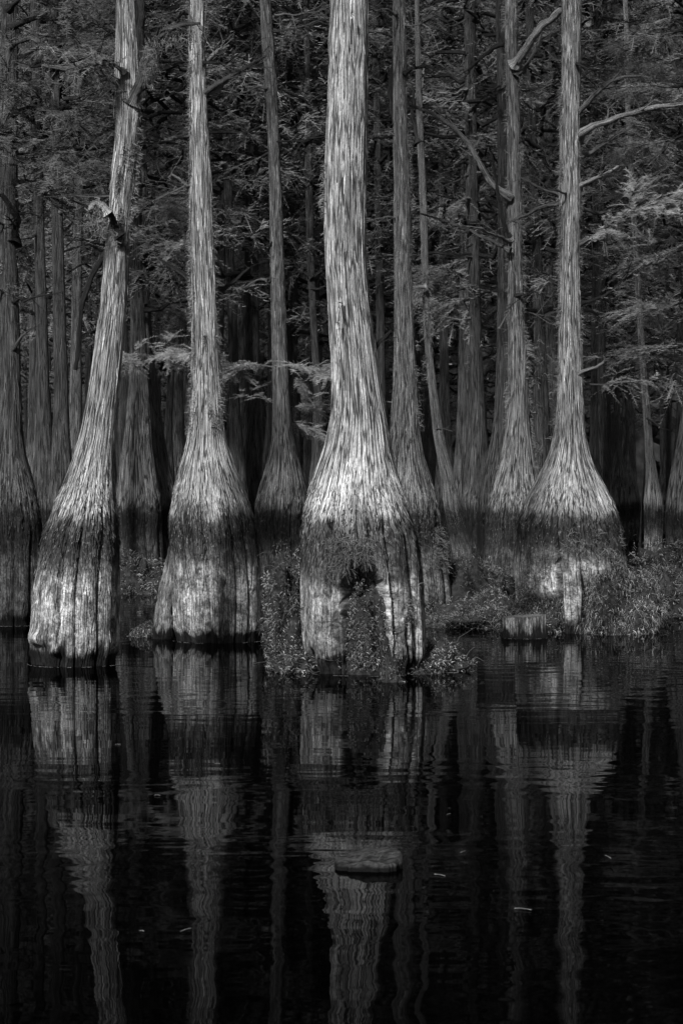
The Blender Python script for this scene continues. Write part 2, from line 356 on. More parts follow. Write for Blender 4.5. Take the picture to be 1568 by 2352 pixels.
_bs = [100]
def branch(root, pts, Y, r0, r1=None, mat=None, dy=0.0, twigs=7, leaf=None, leafmat=None, tl=.35, moss=0, w=.025, label=None, leafargs=None):
    """a bare or leafy limb; pts on the picture grid, dy drift in depth from base to tip"""
    _bs[0] += 1; seed = _bs[0]; rg = np.random.default_rng(seed)
    w *= .6; r0 *= 1.05; n = max(14, len(pts)*8); k = np.linspace(0, 1, len(pts))
    P = [at(x, y, Y+dy*t) for (x, y), t in zip(pts, k)]
    L = wiggly(P, n, seed, w); r1 = r1 or r0*.3
    m = MB(); m.tube(L, np.linspace(r0, r1, n)*(1+.9*np.exp(-np.arange(n)/1.6))*(1+.2*(vn(np.arange(n)*.7, np.zeros(n), np.zeros(n), seed)-.5)), 9, .22, seed)
    tws = []
    for q in range(twigs):
        i = rg.integers(n//4, n-1); d = unit(unit(L[i]-L[i-1])*rg.uniform(.3, 1)+rg.normal(0, .5, 3)*np.array([1, 1, .6]))
        T = wiggly([L[i], L[i]+d*tl*.5, L[i]+d*tl+rg.normal(0, .07, 3)*tl], 7, seed+q, .02); rt = np.interp(i, [0, n], [r0, r1])*.38
        m.tube(T, np.linspace(rt, rt*.3, 7), 5, .1, seed); tws.append(T)
        for h_ in range(2):
            k2 = rg.integers(2, 6); d3 = unit(unit(T[k2]-T[k2-1])+rg.normal(0, .6, 3)); U = wiggly([T[k2], T[k2]+d3*tl*.2, T[k2]+d3*tl*.42+rg.normal(0, .03, 3)], 5, seed+q+h_, .012); m.tube(U, np.linspace(rt*.55, rt*.2, 5), 4)
    o = m.build('branch', mat or TW, root, root.location[:])
    if label: o['label'] = label
    if leaf:
        lm = MB(); leafy(lm, L, rg, leaf, **(leafargs or {}))
        for T in tws: leafy(lm, T, rg, max(3, leaf//6), **(leafargs or {}))
        f = lm.build('foliage', leafmat or LF, o, root.location[:])
    if moss:
        mm = MB(); hang(mm, L[n//3:], moss, rg); tag(mm.build('hanging_moss', MOSS, o, root.location[:]), kind='stuff')
    return o
def hang(mm, L, n, rg, length=.35):
    for q in range(n):
        p = L[rg.integers(0, len(L))]+rg.normal(0, .015, 3); ln = rg.uniform(.2, 1)*length; k = int(14+ln*60)
        t = rg.random(k)*ln; Q = p+np.stack([rg.normal(0, .014, k), rg.normal(0, .014, k), -t], -1)
        d = unit(rg.normal(0, 1, (k, 3))+np.array([0, 0, -.7])); l_ = rg.uniform(.015, .05, (k, 1)); d2 = unit(d+rg.normal(0, .7, (k, 3)))
        s_ = unit(np.cross(d, rg.normal(0, 1, (k, 3))))*.0022
        mm.strips(np.stack([Q, Q+d*l_, Q+d*l_+d2*l_*.7], 1), np.stack([s_, s_, s_*.5], 1))

# crowns: a few shared foliage meshes, with their limbs
def make_crown(seed, z0, z1, spread, nb, twigs=19, n_per=14, ln=.12, width=.0065, tl=.7, low=0):
    rg = np.random.default_rng(seed); fm = MB(); wm_ = MB()
    nb = int(nb*1.3)
    for q in range(nb):
        t = q/nb; z_ = z0+(z1-z0)*(t**.85)+rg.uniform(-.3, .3); an = q*2.399+rg.uniform(-.4, .4)
        sp = spread*(1-.65*t)*rg.uniform(.55, 1.1)*(1 if t > .08 else .7)
        d = np.array([math.cos(an), math.sin(an), rg.uniform(-.15, .3)]); p0 = np.array([0, 0, z_])
        L = wiggly([p0, p0+d*sp*.5, p0+d*sp*np.array([1, 1, .7])], 9, seed*100+q, .18)
        wm_.tube(L, np.linspace(.05*(1-.5*t), .008, 9), 5, .2, q)
        leafy(fm, L, rg, twigs, tl, n_per, ln, width, start=.2, droop=.12)
    return fm, wm_
def mesh_of(mb, name, mat):
    o = mb.build(name, mat); me = o.data; bpy.data.objects.remove(o); return me
CROWN = []
for s_, (z0, z1, sp, nb) in enumerate([(6, 24, 3.4, 75), (7.5, 26, 3.0, 70), (5, 22, 3.2, 75)]):
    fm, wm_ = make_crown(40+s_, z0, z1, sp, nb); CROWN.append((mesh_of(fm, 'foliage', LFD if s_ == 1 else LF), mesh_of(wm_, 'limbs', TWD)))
HIGH = []
for s_ in range(2):
    fm, wm_ = make_crown(60+s_, 11, 21, 3.0, 30, twigs=9, n_per=9); HIGH.append((mesh_of(fm, 'foliage', LF), mesh_of(wm_, 'limbs', TW)))
def crown(root, pair, rot, dx=0.0, dz=0.0):
    f = bpy.data.objects.new('crown', pair[0]); l = bpy.data.objects.new('limbs', pair[1])
    for o, p in ((f, root), (l, root)):
        C.objects.link(o); o.parent = p; o.location = (dx, 0, dz); o.rotation_euler = (0, 0, rot)

def tree(name, label, prof, Y, mat, group=None, crown_i=None, cdx=0, fib=(), cat='tree', **kw):
    m = trunk(prof, Y, **kw); root = empty(name, m.base, label, cat, group)
    G, z, a = m.G, m.z, m.a
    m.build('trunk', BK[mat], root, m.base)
    for f in fib:
        mm = MB(); mt = f.get('mat', MOSSD); nm = f.get('name', 'moss'); f = {k: v for k, v in f.items() if k not in ('mat', 'name')}
        fibres(mm, G, z, a, **f); tag(mm.build(nm, mt, root, m.base), kind='stuff')
    if crown_i is not None: crown(root, crown_i, kw.get('seed', 1)*1.3, cdx)
    return root

# --- leaning cypress, left
pA = [(0, 268, 312), (100, 268, 316), (180, 266, 320), (230, 268, 322), (300, 268, 318), (400, 257, 312), (500, 252, 301), (600, 241, 295), (700, 232, 290), (800, 219, 281), (900, 205, 271), (1000, 187, 262),
      (1050, 172, 259), (1100, 155, 258), (1150, 135, 262), (1200, 117, 267), (1250, 100, 270), (1300, 89, 272), (1350, 80, 273), (1400, 76, 273), (1470, 72, 271), (1545, 67, 267)]
def exA(A, Z, R, cx, base):
    lobe = np.exp(-((A+.95)/.42)**2)
    return lobe*(.05*np.exp(-((Z-.27)/.055)**2)-.06*sm(.22, .17, Z))+.03*np.exp(-((A+.28)/.12)**2)*(np.exp(-((Z-.16)/.04)**2)-1.2*sm(.13, .09, Z))
A_ = tree('cypress_tree', 'grey cypress leaning right with forked top and a fluted base, front left', pA, 19.15, 'a', H=19, segs=300, dz=.014, ztop=6.6, flute=.2, amp=.8,
          grooves=((95-170)/100, (148-170)/100, (184-170)/100, (237-170)/100), seed=3, extra=exA, strips=6000, crown_i=HIGH[0], cdx=.6,
          fib=[dict(n=1800, zr=(4.0, 5.0), ar=(-.5, 1.7), length=.055, clump=14), dict(n=500, zr=(3.9, 5.9), ar=(.9, 1.7), length=.05)])
Y = 19.1
branch(A_, [(296, 260), (306, 215), (318, 160), (322, 100), (322, 40), (320, -60)], Y+.06, .07, .045, TWD, twigs=0, label='dark second stem of the fork')
branch(A_, [(300, 235), (322, 190), (336, 130), (352, 98), (385, 65), (420, 57), (462, 55)], Y, .055, .012, TW, dy=-.4, twigs=5, tl=.3, moss=26, w=.012)
branch(A_, [(285, 212), (268, 186), (250, 176), (228, 163), (214, 145), (180, 148), (150, 157), (95, 150)], Y+.02, .045, .016, TWP, dy=-.3, twigs=5, tl=.3, moss=6, w=.012)
branch(A_, [(276, 545), (264, 520), (256, 495), (238, 474), (222, 465), (212, 476), (207, 492)], Y-.15, .035, .018, TWD, dy=-.15, twigs=2, tl=.12, moss=26, w=.004, label='broken drooping stub with hanging moss')
branch(A_, [(250, 489), (236, 473), (222, 466), (212, 473), (208, 486)], Y-.28, .036, .026, bark('lichen_crust', .95, bands=False), twigs=3, tl=.05, w=.012, label='pale lichen crusted broken tip')
branch(A_, [(330, 150), (345, 110), (352, 98)], Y-.1, .03, .02, TW, dy=-.3, twigs=4, tl=.3, moss=90, w=.01)
branch(A_, [(285, 165), (262, 150), (240, 135), (205, 130)], Y-.1, .02, .01, TW, dy=-.3, twigs=6, tl=.3, moss=20, leaf=22, w=.01)
branch(A_, [(262, 560), (236, 590), (205, 640), (190, 700), (180, 780), (172, 850)], Y+.2, .03, .02, TWD, dy=.3, twigs=2, tl=.2, w=.02)
branch(A_, [(262, 450), (220, 452), (170, 449), (100, 452)], Y+.1, .012, .005, TW, dy=.3, twigs=6, tl=.12, w=.01)
branch(A_, [(100, 150), (75, 110), (40, 85), (28, 80)], Y-.4, .03, .02, TW, twigs=6, tl=.3, w=.02) if False else None

# --- second cypress
pB = [(0, 438, 466), (100, 436, 468), (200, 437, 473), (300, 437, 478), (400, 436, 484), (500, 437, 488), (600, 438, 492), (700, 441, 497), (800, 442, 503), (900, 441, 510), (970, 438, 512), (1020, 431, 519),
      (1060, 420, 530), (1100, 409, 547), (1150, 400, 566), (1200, 394, 581), (1250, 394, 592), (1300, 395, 597), (1350, 397, 599), (1400, 400, 600), (1478, 403, 601)]
def exB(A, Z, R, cx, base): return .03*np.exp(-((A+.3)/.25)**2-((Z-1.0)/.06)**2)
B_ = tree('cypress_tree', 'straight grey cypress with bell shaped base and mossy left side, second from left in front', pB, 22.3, 'b', H=20, segs=300, dz=.015, ztop=7.4, flute=.2, amp=.8,
          grooves=((428-498)/102, (481-498)/102, (548-498)/102, (573-498)/102), seed=5, extra=exB, strips=6000, crown_i=HIGH[1],
          fib=[dict(n=3200, zr=(2.3, 7.2), ar=(-1.9, -.7), length=.05, clump=70), dict(n=900, zr=(2.3, 3.4), ar=(-.1, 1.3), length=.045, clump=9), dict(n=700, zr=(2.5, 5), ar=(1.1, 1.8), length=.05)])
Y = 22.3
m = MB(); L = wiggly([at(415, 1190, 22.35), at(396, 1260, 22.3), at(386, 1340, 22.35), at(379, 1400, 22.5), at(374, 1475, 22.6)], 60, 4, .005)
m.tube(L, np.interp(np.linspace(0, 1, 60), [0, .25, .6, 1], [.04, .05, .10, .125]), 40, .12, 3)
m.b[-2][:, 2] = m.v[-2][:, 2]; m.b[-1][:, 2] = m.v[-1][:, 2]
m.build('root', BK['b'], B_, B_.location[:])
branch(B_, [(470, 215), (478, 207), (520, 180), (560, 158), (592, 138), (612, 126)], Y, .032, .012, TW, dy=-.3, twigs=6, tl=.3, w=.01)
branch(B_, [(468, 145), (480, 136), (502, 116), (526, 105)], Y, .028, .014, TWP, dy=.3, twigs=3, tl=.3, w=.01)
branch(B_, [(490, 690), (510, 668), (545, 640), (575, 612)], Y+.1, .03, .012, TWD, dy=.6, twigs=5, tl=.35, w=.02)
branch(B_, [(443, 445), (430, 428), (412, 412), (394, 400)], Y, .026, .013, TWP, dy=-.1, twigs=2, tl=.1, w=.006)
branch(B_, [(443, 650), (425, 632), (395, 612), (365, 590)], Y+.1, .035, .014, TWD, dy=.5, twigs=4, tl=.3, w=.02)
branch(B_, [(480, 235), (505, 255), (540, 245), (560, 240)], Y+.1, .014, .006, TWD, dy=.3, twigs=3, tl=.2, w=.01)

# --- centre cypress with the arched hollow
pC = [(0, 762, 842), (100, 760, 842), (200, 757, 841), (300, 753, 840), (400, 749, 838), (500, 748, 836), (600, 750, 837), (700, 756, 845), (800, 762, 858), (880, 766, 869), (950, 765, 880), (1000, 756, 888), (1050, 743, 896),
      (1100, 724, 909), (1150, 708, 925), (1200, 696, 940), (1250, 689, 955), (1300, 687, 964), (1350, 687, 970), (1400, 688, 974), (1450, 691, 976), (1500, 697, 976), (1553, 700, 976)]
YC = 18.45
def exC(A, Z, R, cx, base):
    Aj = A+.10*(vn(Z*5, 0*Z, 0*Z, 77)-.5)+.05*(vn(Z*17, A*3, 0*Z, 78)-.5)
    ed = lambda a0, a1, s_: sm(a0-s_, a0+s_, Aj)*sm(a1+s_, a1-s_, Aj)
    top = sm(1.05, .85, Z+.9*np.abs(A-.05)**1.6+.12*(vn(A*9+9, 0*A, Z*3, 6)-.5))
    d = -.9*R*ed(-.37, .43, .05)*top                                   # the big arch
    d += -.35*R*ed(.73, .79, .03)*sm(.55, .35, Z)
    d += -.28*R*ed(-1.25, -1.0, .08)*sm(.25, .1, Z)
    return d
C_ = tree('cypress_tree', 'pale silver cypress with thick trunk and an arched hollow of ferns in its base, centre', pC, YC, 'c', H=21, segs=380, dz=.012, ztop=6.4, flute=.27, amp=1.0,
          grooves=((697-832)/141, (768-832)/141, (840-832)/141, (866-832)/141, (905-832)/141, (948-832)/141), seed=11, extra=exC, strips=8500, crown_i=HIGH[0], shag=1.3,
          fib=[dict(n=3600, zr=(.84, 1.22), ar=(-.6, .25), length=.075, clump=34, width=.0022, droop=1.0, name='root_fringe', mat=MOSSD), dict(n=260, zr=(4.2, 4.7), ar=(-1.9, -1.2), length=.08), dict(n=350, zr=(.4, .8), ar=(.5, 1.1), length=.05, clump=6, name='root_fringe')])
# loose curling bark flakes
for (x, y, l) in [(783, 683, 34), (778, 735, 22), (800, 1108, 20), (812, 30, 16)]:
    p = at(x, y, YC-.27); q = at(x-6, y+l, YC-.29); m = MB(); m.strips(np.array([[p, (p+q)/2+[0, -.03, 0], q+[0, -.05, 0]]]), np.array([[[.012, 0, 0], [.016, .004, 0], [.004, 0, 0]]])); m.build('bark_flake', BK['c'], C_, C_.location[:])
branch(C_, [(858, 800), (870, 785), (885, 772), (897, 760)], YC+.1, .022, .013, TWD, dy=.1, twigs=1, tl=.1, w=.006)
branch(C_, [(860, 925), (885, 922), (900, 924)], YC+.15, .008, .006, TWP, twigs=0, w=.003)

# --- right cypress with the wide swell
pD = [(0, 1290, 1332), (150, 1291, 1331), (300, 1286, 1329), (400, 1286, 1330), (500, 1284, 1330), (600, 1284, 1329), (700, 1283, 1330), (800, 1282, 1334), (900, 1281, 1337), (970, 1277, 1339), (1020, 1270, 1345), (1060, 1257, 1355),
      (1100, 1237, 1374), (1150, 1211, 1400), (1200, 1196, 1418), (1250, 1190, 1430), (1300, 1187, 1440), (1350, 1187, 1448), (1460, 1190, 1450)]
def exD(A, Z, R, cx, base):
    ed = lambda a0, a1, s_: sm(a0-s_, a0+s_, A)*sm(a1+s_, a1-s_, A)
    d = -.3*R*ed(-.38, -.30, .04)*sm(1.2, .8, Z)-.42*R*sm(.02, .1, A)*sm(1.6, .9, A)*sm(.75, .35, Z)-.35*R*sm(-.3, -.45, A)*sm(-1.8, -1.1, A)*sm(.5, .2, Z)
    return d+.16*R*ed(-.3, .02, .05)*sm(1.3, .6, Z)
D_ = tree('cypress_tree', 'ash grey cypress with a wide onion shaped swell above a leafy root mound, front right', pD, 24.2, 'd', H=21, segs=300, dz=.016, ztop=8, flute=.2, amp=.9,
          grooves=((1215-1318)/128, (1250-1318)/128, (1275-1318)/128, (1326-1318)/128, (1370-1318)/128, (1405-1318)/128), seed=17, extra=exD, strips=7500, crown_i=HIGH[1],
          fib=[dict(n=2200, zr=(2.3, 6.8), ar=(-1.9, -.8), length=.055, clump=40), dict(n=700, zr=(3, 6.8), ar=(.9, 1.8), length=.05, clump=20), dict(n=1400, zr=(.5, 1.2), ar=(-1.6, 1.6), length=.08, clump=20)])
Y = 24.2
branch(D_, [(1325, 318), (1340, 303), (1400, 275), (1480, 250), (1530, 242), (1600, 232)], Y, .045, .02, TWP, dy=-.8, twigs=5, tl=.4, w=.03)
branch(D_, [(1320, 262), (1345, 238), (1370, 213), (1402, 184), (1440, 174), (1495, 178)], Y, .035, .012, TW, dy=-.6, twigs=5, tl=.4, w=.02)
branch(D_, [(1322, 372), (1350, 352), (1400, 320), (1460, 282)], Y, .03, .010, TW, dy=.6, twigs=5, tl=.35, w=.03)
branch(D_, [(1325, 428), (1345, 418), (1385, 402), (1422, 380)], Y, .03, .014, TWP, dy=-.4, twigs=4, tl=.3, w=.02)
branch(D_, [(1328, 560), (1360, 545), (1400, 515), (1450, 490), (1510, 470), (1590, 440)], Y, .022, .008, TW, dy=-1.0, twigs=9, tl=.6, leaf=120, leafmat=LFL, leafargs=dict(tl=.34, n_per=26, ln=.065, width=.0028, droop=.02), w=.03)
branch(D_, [(1328, 700), (1390, 675), (1425, 650), (1480, 612), (1500, 600)], Y, .022, .009, TWD, dy=.5, twigs=6, tl=.3, leaf=14, w=.03)
branch(D_, [(1325, 858), (1345, 850), (1368, 844), (1386, 831)], Y-.1, .022, .016, TWP, dy=-.2, twigs=1, tl=.1, w=.006)
branch(D_, [(1330, 880), (1380, 884), (1440, 878), (1490, 873)], Y+.2, .014, .006, TW, dy=.3, twigs=5, tl=.35, leaf=26, leafmat=LF, w=.02)
branch(D_, [(1290, 466), (1262, 470), (1230, 482), (1205, 495), (1170, 512)], Y, .03, .014, TW, dy=.5, twigs=4, tl=.25, w=.02)
branch(D_, [(1290, 447), (1262, 440), (1235, 428), (1195, 405)], Y, .022, .010, TW, dy=.6, twigs=5, tl=.3, w=.02)
branch(D_, [(1325, 480), (1370, 490), (1410, 486), (1470, 490)], Y+.1, .022, .008, TW, dy=.6, twigs=6, tl=.3, w=.02)

# --- lichen spotted cypress right behind the centre one
pE = [(0, 903, 930), (60, 902, 932), (200, 903, 932), (300, 903, 935), (400, 905, 939), (500, 905, 942), (600, 906, 943), (700, 907, 946), (800, 906, 951), (900, 904, 957), (1000, 896, 963), (1050, 886, 971), (1100, 874, 985), (1150, 866, 1000), (1200, 862, 1009), (1250, 860, 1016), (1300, 860, 1026), (1350, 860, 1034), (1420, 862, 1040)]
E_ = tree('cypress_tree', 'lichen speckled cypress standing directly behind the right side of the pale centre tree', pE, 27.4, 'e', H=20, segs=200, dz=.022, ztop=9, flute=.17, amp=1.0, seed=23, strips=3000, crown_i=HIGH[0],
          fib=[dict(n=1200, zr=(.6, 1.2), ar=(-.2, 1.5), length=.08, clump=18, name='root_fringe'), dict(n=1400, zr=(2.5, 8.4), ar=(1.0, 1.9), length=.07, clump=40)])
branch(E_, [(912, 290), (900, 250), (897, 200), (906, 130), (915, 60)], 27.42, .045, .03, TWD, twigs=3, tl=.5, w=.03)
branch(E_, [(930, 170), (945, 155), (985, 152), (995, 162)], 27.3, .03, .012, TWD, dy=-.3, twigs=3, tl=.3, w=.02)
# --- thin leaning one with a broken mossy top
pF = [(320, 957, 972), (400, 962, 977), (500, 965, 981), (600, 968, 983), (650, 969, 984), (700, 970, 985), (800, 976, 991), (900, 985, 1003), (1000, 995, 1018), (1050, 1004, 1030), (1100, 1013, 1043), (1150, 1018, 1053), (1200, 1026, 1066), (1250, 1036, 1080), (1300, 1042, 1086), (1380, 1044, 1090)]
F_ = tree('slender_tree', 'slender leaning cypress bent left, right of the lichen speckled trunk', pF, 33, 'e', H=11, segs=90, dz=.04, flute=.12, seed=29, amp=.8, crown_i=None,
          fib=[dict(n=900, zr=(3.5, 5.5), ar=(-1.8, 1.8), length=.1, clump=20)])
branch(F_, [(978, 658), (962, 659), (945, 660)], 32.8, .035, .03, TWP, twigs=2, tl=.1, moss=30, w=.004)
branch(F_, [(963, 330), (955, 300), (945, 260), (950, 200)], 33, .05, .02, TWD, twigs=5, tl=.5)
branch(F_, [(1000, 985), (1020, 985), (1040, 992)], 32.9, .008, .005, TWP, twigs=3, tl=.2, w=.02)

pH = [(0, 1160, 1184), (100, 1160, 1186), (200, 1162, 1190), (300, 1165, 1193), (400, 1165, 1195), (500, 1167, 1196), (600, 1168, 1198), (700, 1166, 1201), (800, 1168, 1206), (900, 1168, 1211), (1000, 1161, 1216), (1050, 1153, 1222), (1100, 1140, 1230), (1150, 1128, 1238), (1200, 1118, 1244), (1300, 1110, 1250), (1420, 1110, 1250)]
H_ = tree('cypress_tree', 'shaggy grey cypress with a darker twin trunk against its left side', pH, 28.5, 'h', H=21, segs=180, dz=.024, ztop=9.2, flute=.15, amp=1.1, seed=31, strips=3500, crown_i=HIGH[0],
          fib=[dict(n=2600, zr=(2, 9), ar=(.7, 1.9), length=.07, clump=60), dict(n=1400, zr=(2, 9), ar=(-1.9, -.9), length=.07, clump=40)])
branch(H_, [(1182, 150), (1195, 128), (1220, 88), (1250, 52), (1290, 25), (1345, -5)], 28.4, .06, .04, TWP, dy=-.6, twigs=2, tl=.4, w=.03)
branch(H_, [(1182, 175), (1210, 150), (1235, 100), (1245, 70)], 28.4, .03, .015, TW, dy=.3, twigs=5, tl=.4, w=.03)
branch(H_, [(1168, 545), (1155, 505), (1142, 450), (1136, 400), (1128, 350)], 28.45, .035, .016, TWD, dy=-.3, twigs=3, tl=.3, w=.02)
branch(H_, [(1170, 452), (1130, 425), (1105, 385), (1075, 330), (1035, 288), (985, 255), (940, 242)], 28.4, .045, .022, TWP, dy=-.7, twigs=4, tl=.4, w=.02)
branch(H_, [(1172, 575), (1130, 555), (1085, 532), (1030, 512), (962, 490)], 28.3, .028, .012, TW, dy=.3, twigs=5, tl=.3, w=.02)
branch(H_, [(1195, 320), (1215, 338), (1245, 356)], 28.4, .02, .012, TW, dy=.3, twigs=3, tl=.4, w=.02)
branch(H_, [(1168, 95), (1130, 110), (1100, 140), (1075, 165)], 28.6, .035, .018, TWD, dy=.4, twigs=4, tl=.5, w=.04)
branch(H_, [(1145, 755), (1160, 728), (1172, 712)], 28.0, .009, .006, TWP, twigs=0, w=.006)
pH2 = [(0, 1138, 1158), (200, 1142, 1160), (500, 1144, 1166), (700, 1142, 1168), (850, 1140, 1170), (950, 1136, 1174), (1000, 1130, 1178), (1050, 1120, 1184), (1100, 1108, 1190), (1150, 1102, 1195), (1200, 1098, 1200), (1300, 1095, 1200), (1400, 1095, 1200)]
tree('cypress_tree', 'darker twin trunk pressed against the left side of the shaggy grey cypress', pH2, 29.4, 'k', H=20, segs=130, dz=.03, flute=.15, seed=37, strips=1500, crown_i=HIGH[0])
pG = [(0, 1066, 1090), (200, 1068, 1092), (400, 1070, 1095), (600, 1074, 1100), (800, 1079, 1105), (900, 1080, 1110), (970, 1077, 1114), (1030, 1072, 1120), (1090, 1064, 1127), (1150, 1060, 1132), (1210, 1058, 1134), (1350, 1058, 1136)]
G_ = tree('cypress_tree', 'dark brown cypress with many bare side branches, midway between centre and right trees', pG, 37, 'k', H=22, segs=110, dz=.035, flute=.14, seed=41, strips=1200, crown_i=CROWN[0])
for pts, r in [([(1072, 338), (1040, 343), (1000, 350), (960, 360)], .02), ([(1075, 362), (1040, 372), (1000, 400)], .022), ([(1075, 400), (1050, 415), (1010, 432), (985, 440)], .022), ([(1075, 465), (1040, 470), (1005, 490), (985, 505)], .022),
               ([(1080, 560), (1040, 570), (1005, 588)], .022), ([(1095, 355), (1125, 345), (1160, 350)], .02), ([(1095, 460), (1130, 462), (1155, 450)], .02), ([(1082, 590), (1050, 592), (1020, 586)], .018), ([(1085, 660), (1050, 668), (1000, 690)], .02),
               ([(1070, 205), (1040, 215), (990, 205), (960, 212)], .025), ([(1070, 210), (1040, 225), (1010, 250)], .02), ([(1082, 730), (1050, 735), (1010, 728)], .018)]:
    branch(G_, pts, 36.9, r*.75, .006, random.choice([TW, TWD, TWP]), dy=random.uniform(-1, .5), twigs=6, tl=.5, w=.04)
pG2 = [(300, 1058, 1078), (600, 1056, 1076), (900, 1052, 1078), (1000, 1048, 1080), (1080, 1042, 1086), (1150, 1036, 1090), (1300, 1035, 1090)]
tree('cypress_tree', 'grey brown cypress half hidden behind the dark brown one with bare side branches', pG2, 44, 'm', H=22, segs=80, dz=.05, seed=43, crown_i=CROWN[1])
pJ = [(0, 5, 40), (300, 2, 40), (500, 0, 40), (600, -2, 40), (700, 1, 42), (800, 2, 45), (900, 0, 46), (1000, -8, 51), (1050, -16, 58), (1100, -28, 72), (1150, -36, 82), (1200, -42, 90), (1250, -46, 95), (1350, -46, 96), (1440, -45, 96)]
J_ = tree('cypress_tree', 'dull grey cypress cut off by the left edge, with dark stained swell', pJ, 25.1, 'j', H=20, segs=200, dz=.02, ztop=8.2, flute=.12, seed=47, strips=3000, crown_i=HIGH[0],
          fib=[dict(n=1200, zr=(4, 8), ar=(-1.8, 1.8), length=.06, clump=50)])
branch(J_, [(35, 560), (40, 500), (25, 470), (5, 445)], 25, .05, .03, TWD, dy=-.2, twigs=4, tl=.3)
branch(J_, [(30, 800), (50, 775), (70, 755), (92, 738)], 25, .02, .008, TW, dy=-.2, twigs=5, tl=.2)
branch(J_, [(20, 110), (70, 85), (110, 110), (150, 120)], 24.6, .04, .02, TW, dy=-.6, twigs=7, tl=.5, leaf=12, leafmat=LF)
LJ = dict(tl=.45, n_per=20, ln=.09, width=.006)
for pts, dy in [([(30, 260), (80, 245), (140, 260), (200, 300)], -1), ([(30, 330), (90, 330), (150, 370)], -.6), ([(25, 60), (90, 40), (170, 50), (250, 40)], -1.2), ([(20, 20), (60, -10), (150, -20)], -1),
                ([(30, 200), (10, 190), (-30, 200)], -1), ([(35, 420), (80, 415), (130, 430)], -.5), ([(20, 300), (0, 310), (-40, 330)], -1)]:
    branch(J_, pts, 24.8, .03, .01, TWD, dy=dy, twigs=7, tl=.6, leaf=34, leafmat=LFD, leafargs=LJ)
def simple(label, rows, Y, mat, seed, cr=None, name='cypress_tree', **kw):
    return tree(name, label, rows, Y, mat, segs=kw.pop('segs', 110), dz=kw.pop('dz', .035), flute=.15, seed=seed, H=22, crown_i=cr, wander=.25, strips=kw.pop('strips', 900), **kw)
def std(x0, x1, w0, w1, yb=1350, sp=1.0):
    """profile: x0 at picture top, x1 at swell; w0,w1 widths; flare"""
    c = lambda y: x0+(x1-x0)*y/1150
    return [(y, c(y)-w/2, c(y)+w/2) for y, w in [(0, w0), (300, w0*1.05), (600, w0*1.15), (800, w0*1.3), (900, w0*1.4), (980, w0*1.65), (1040, w0*2.0*sp), (1100, w1*.85), (1150, w1), (1210, w1*1.04), (yb, w1*1.05)]]
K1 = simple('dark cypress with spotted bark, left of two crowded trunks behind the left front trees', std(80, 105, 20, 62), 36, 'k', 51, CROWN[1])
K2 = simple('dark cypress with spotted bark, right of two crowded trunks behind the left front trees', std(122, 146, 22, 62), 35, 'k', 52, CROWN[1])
L1 = simple('brown cypress with a broad flared foot, left of a leaning twin', [(0, 300, 318), (300, 300, 322), (600, 300, 326), (750, 300, 332), (850, 299, 338), (950, 294, 345), (1050, 286, 355), (1100, 280, 362), (1150, 272, 370), (1210, 272, 372), (1340, 274, 374)], 38, 'm', 53, CROWN[2])
L2 = simple('brown cypress leaning left against a broader twin, between the two left front trees', [(0, 318, 332), (400, 322, 338), (700, 328, 346), (800, 332, 352), (900, 338, 364), (1000, 346, 378), (1050, 350, 386), (1100, 356, 396), (1150, 362, 405), (1210, 360, 405), (1340, 360, 405)], 38.8, 'm', 54, CROWN[0])
M_ = simple('narrow brown cypress with a small bell foot, between the second and the centre front trees', [(0, 597, 620), (100, 602, 628), (200, 609, 634), (300, 614, 638), (400, 618, 643), (500, 620, 648), (600, 622, 652), (700, 624, 655), (800, 625, 658), (900, 627, 662), (1000, 625, 669), (1050, 617, 680), (1100, 604, 694), (1150, 592, 705), (1200, 590, 705), (1380, 592, 702)],
            30.5, 'm', 55, HIGH[1], segs=170, dz=.024, strips=3000)
branch(M_, [(638, 327), (670, 324), (720, 318), (760, 312)], 30.4, .014, .008, TWD, twigs=4, tl=.4)
branch(M_, [(628, 345), (600, 360), (570, 372), (540, 385)], 30.6, .02, .01, TWD, dy=.6, twigs=5, tl=.5, leaf=20)
branch(M_, [(625, 560), (600, 570), (575, 590)], 30.4, .015, .008, TWD, dy=.2, twigs=4, tl=.4)
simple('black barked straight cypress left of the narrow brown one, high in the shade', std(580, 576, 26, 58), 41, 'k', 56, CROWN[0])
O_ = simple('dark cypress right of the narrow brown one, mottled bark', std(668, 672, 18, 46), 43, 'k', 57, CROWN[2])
P_ = simple('thin black tree with forking side limbs just left of the centre trunk', [(200, 700, 712), (400, 700, 716), (600, 706, 722), (750, 714, 728), (900, 720, 738), (1050, 718, 746), (1150, 708, 756), (1300, 708, 756)], 40, 'k', 58, CROWN[1])
branch(P_, [(715, 640), (700, 625), (680, 624), (662, 622)], 39.9, .03, .01, TWD, twigs=4, tl=.5)
branch(P_, [(718, 635), (735, 622), (752, 610)], 39.9, .03, .015, TWD, twigs=4, tl=.5)
branch(P_, [(706, 410), (690, 370), (685, 330), (690, 280)], 39.9, .035, .02, TWD, twigs=4, tl=.5)
branch(P_, [(710, 415), (735, 395), (755, 385)], 39.9, .03, .015, TWD, twigs=4, tl=.5)
simple('dark slim cypress right of the second front tree', std(512, 545, 16, 48), 40, 'k', 59, CROWN[0])
simple('dim grey cypress close beyond the foot of the second front tree', std(545, 552, 18, 50), 48, 'm', 60, CROWN[1])
simple('mossy dark cypress in the gap left of the swollen right tree', [(0, 1205, 1222), (300, 1212, 1230), (600, 1222, 1244), (800, 1228, 1252), (1000, 1222, 1262), (1100, 1212, 1276), (1150, 1208, 1280), (1300, 1208, 1280)], 38, 'k', 61, CROWN[2],
       fib=[dict(n=900, zr=(2, 10), ar=(-1.8, 1.8), length=.12, clump=60, width=.004)])
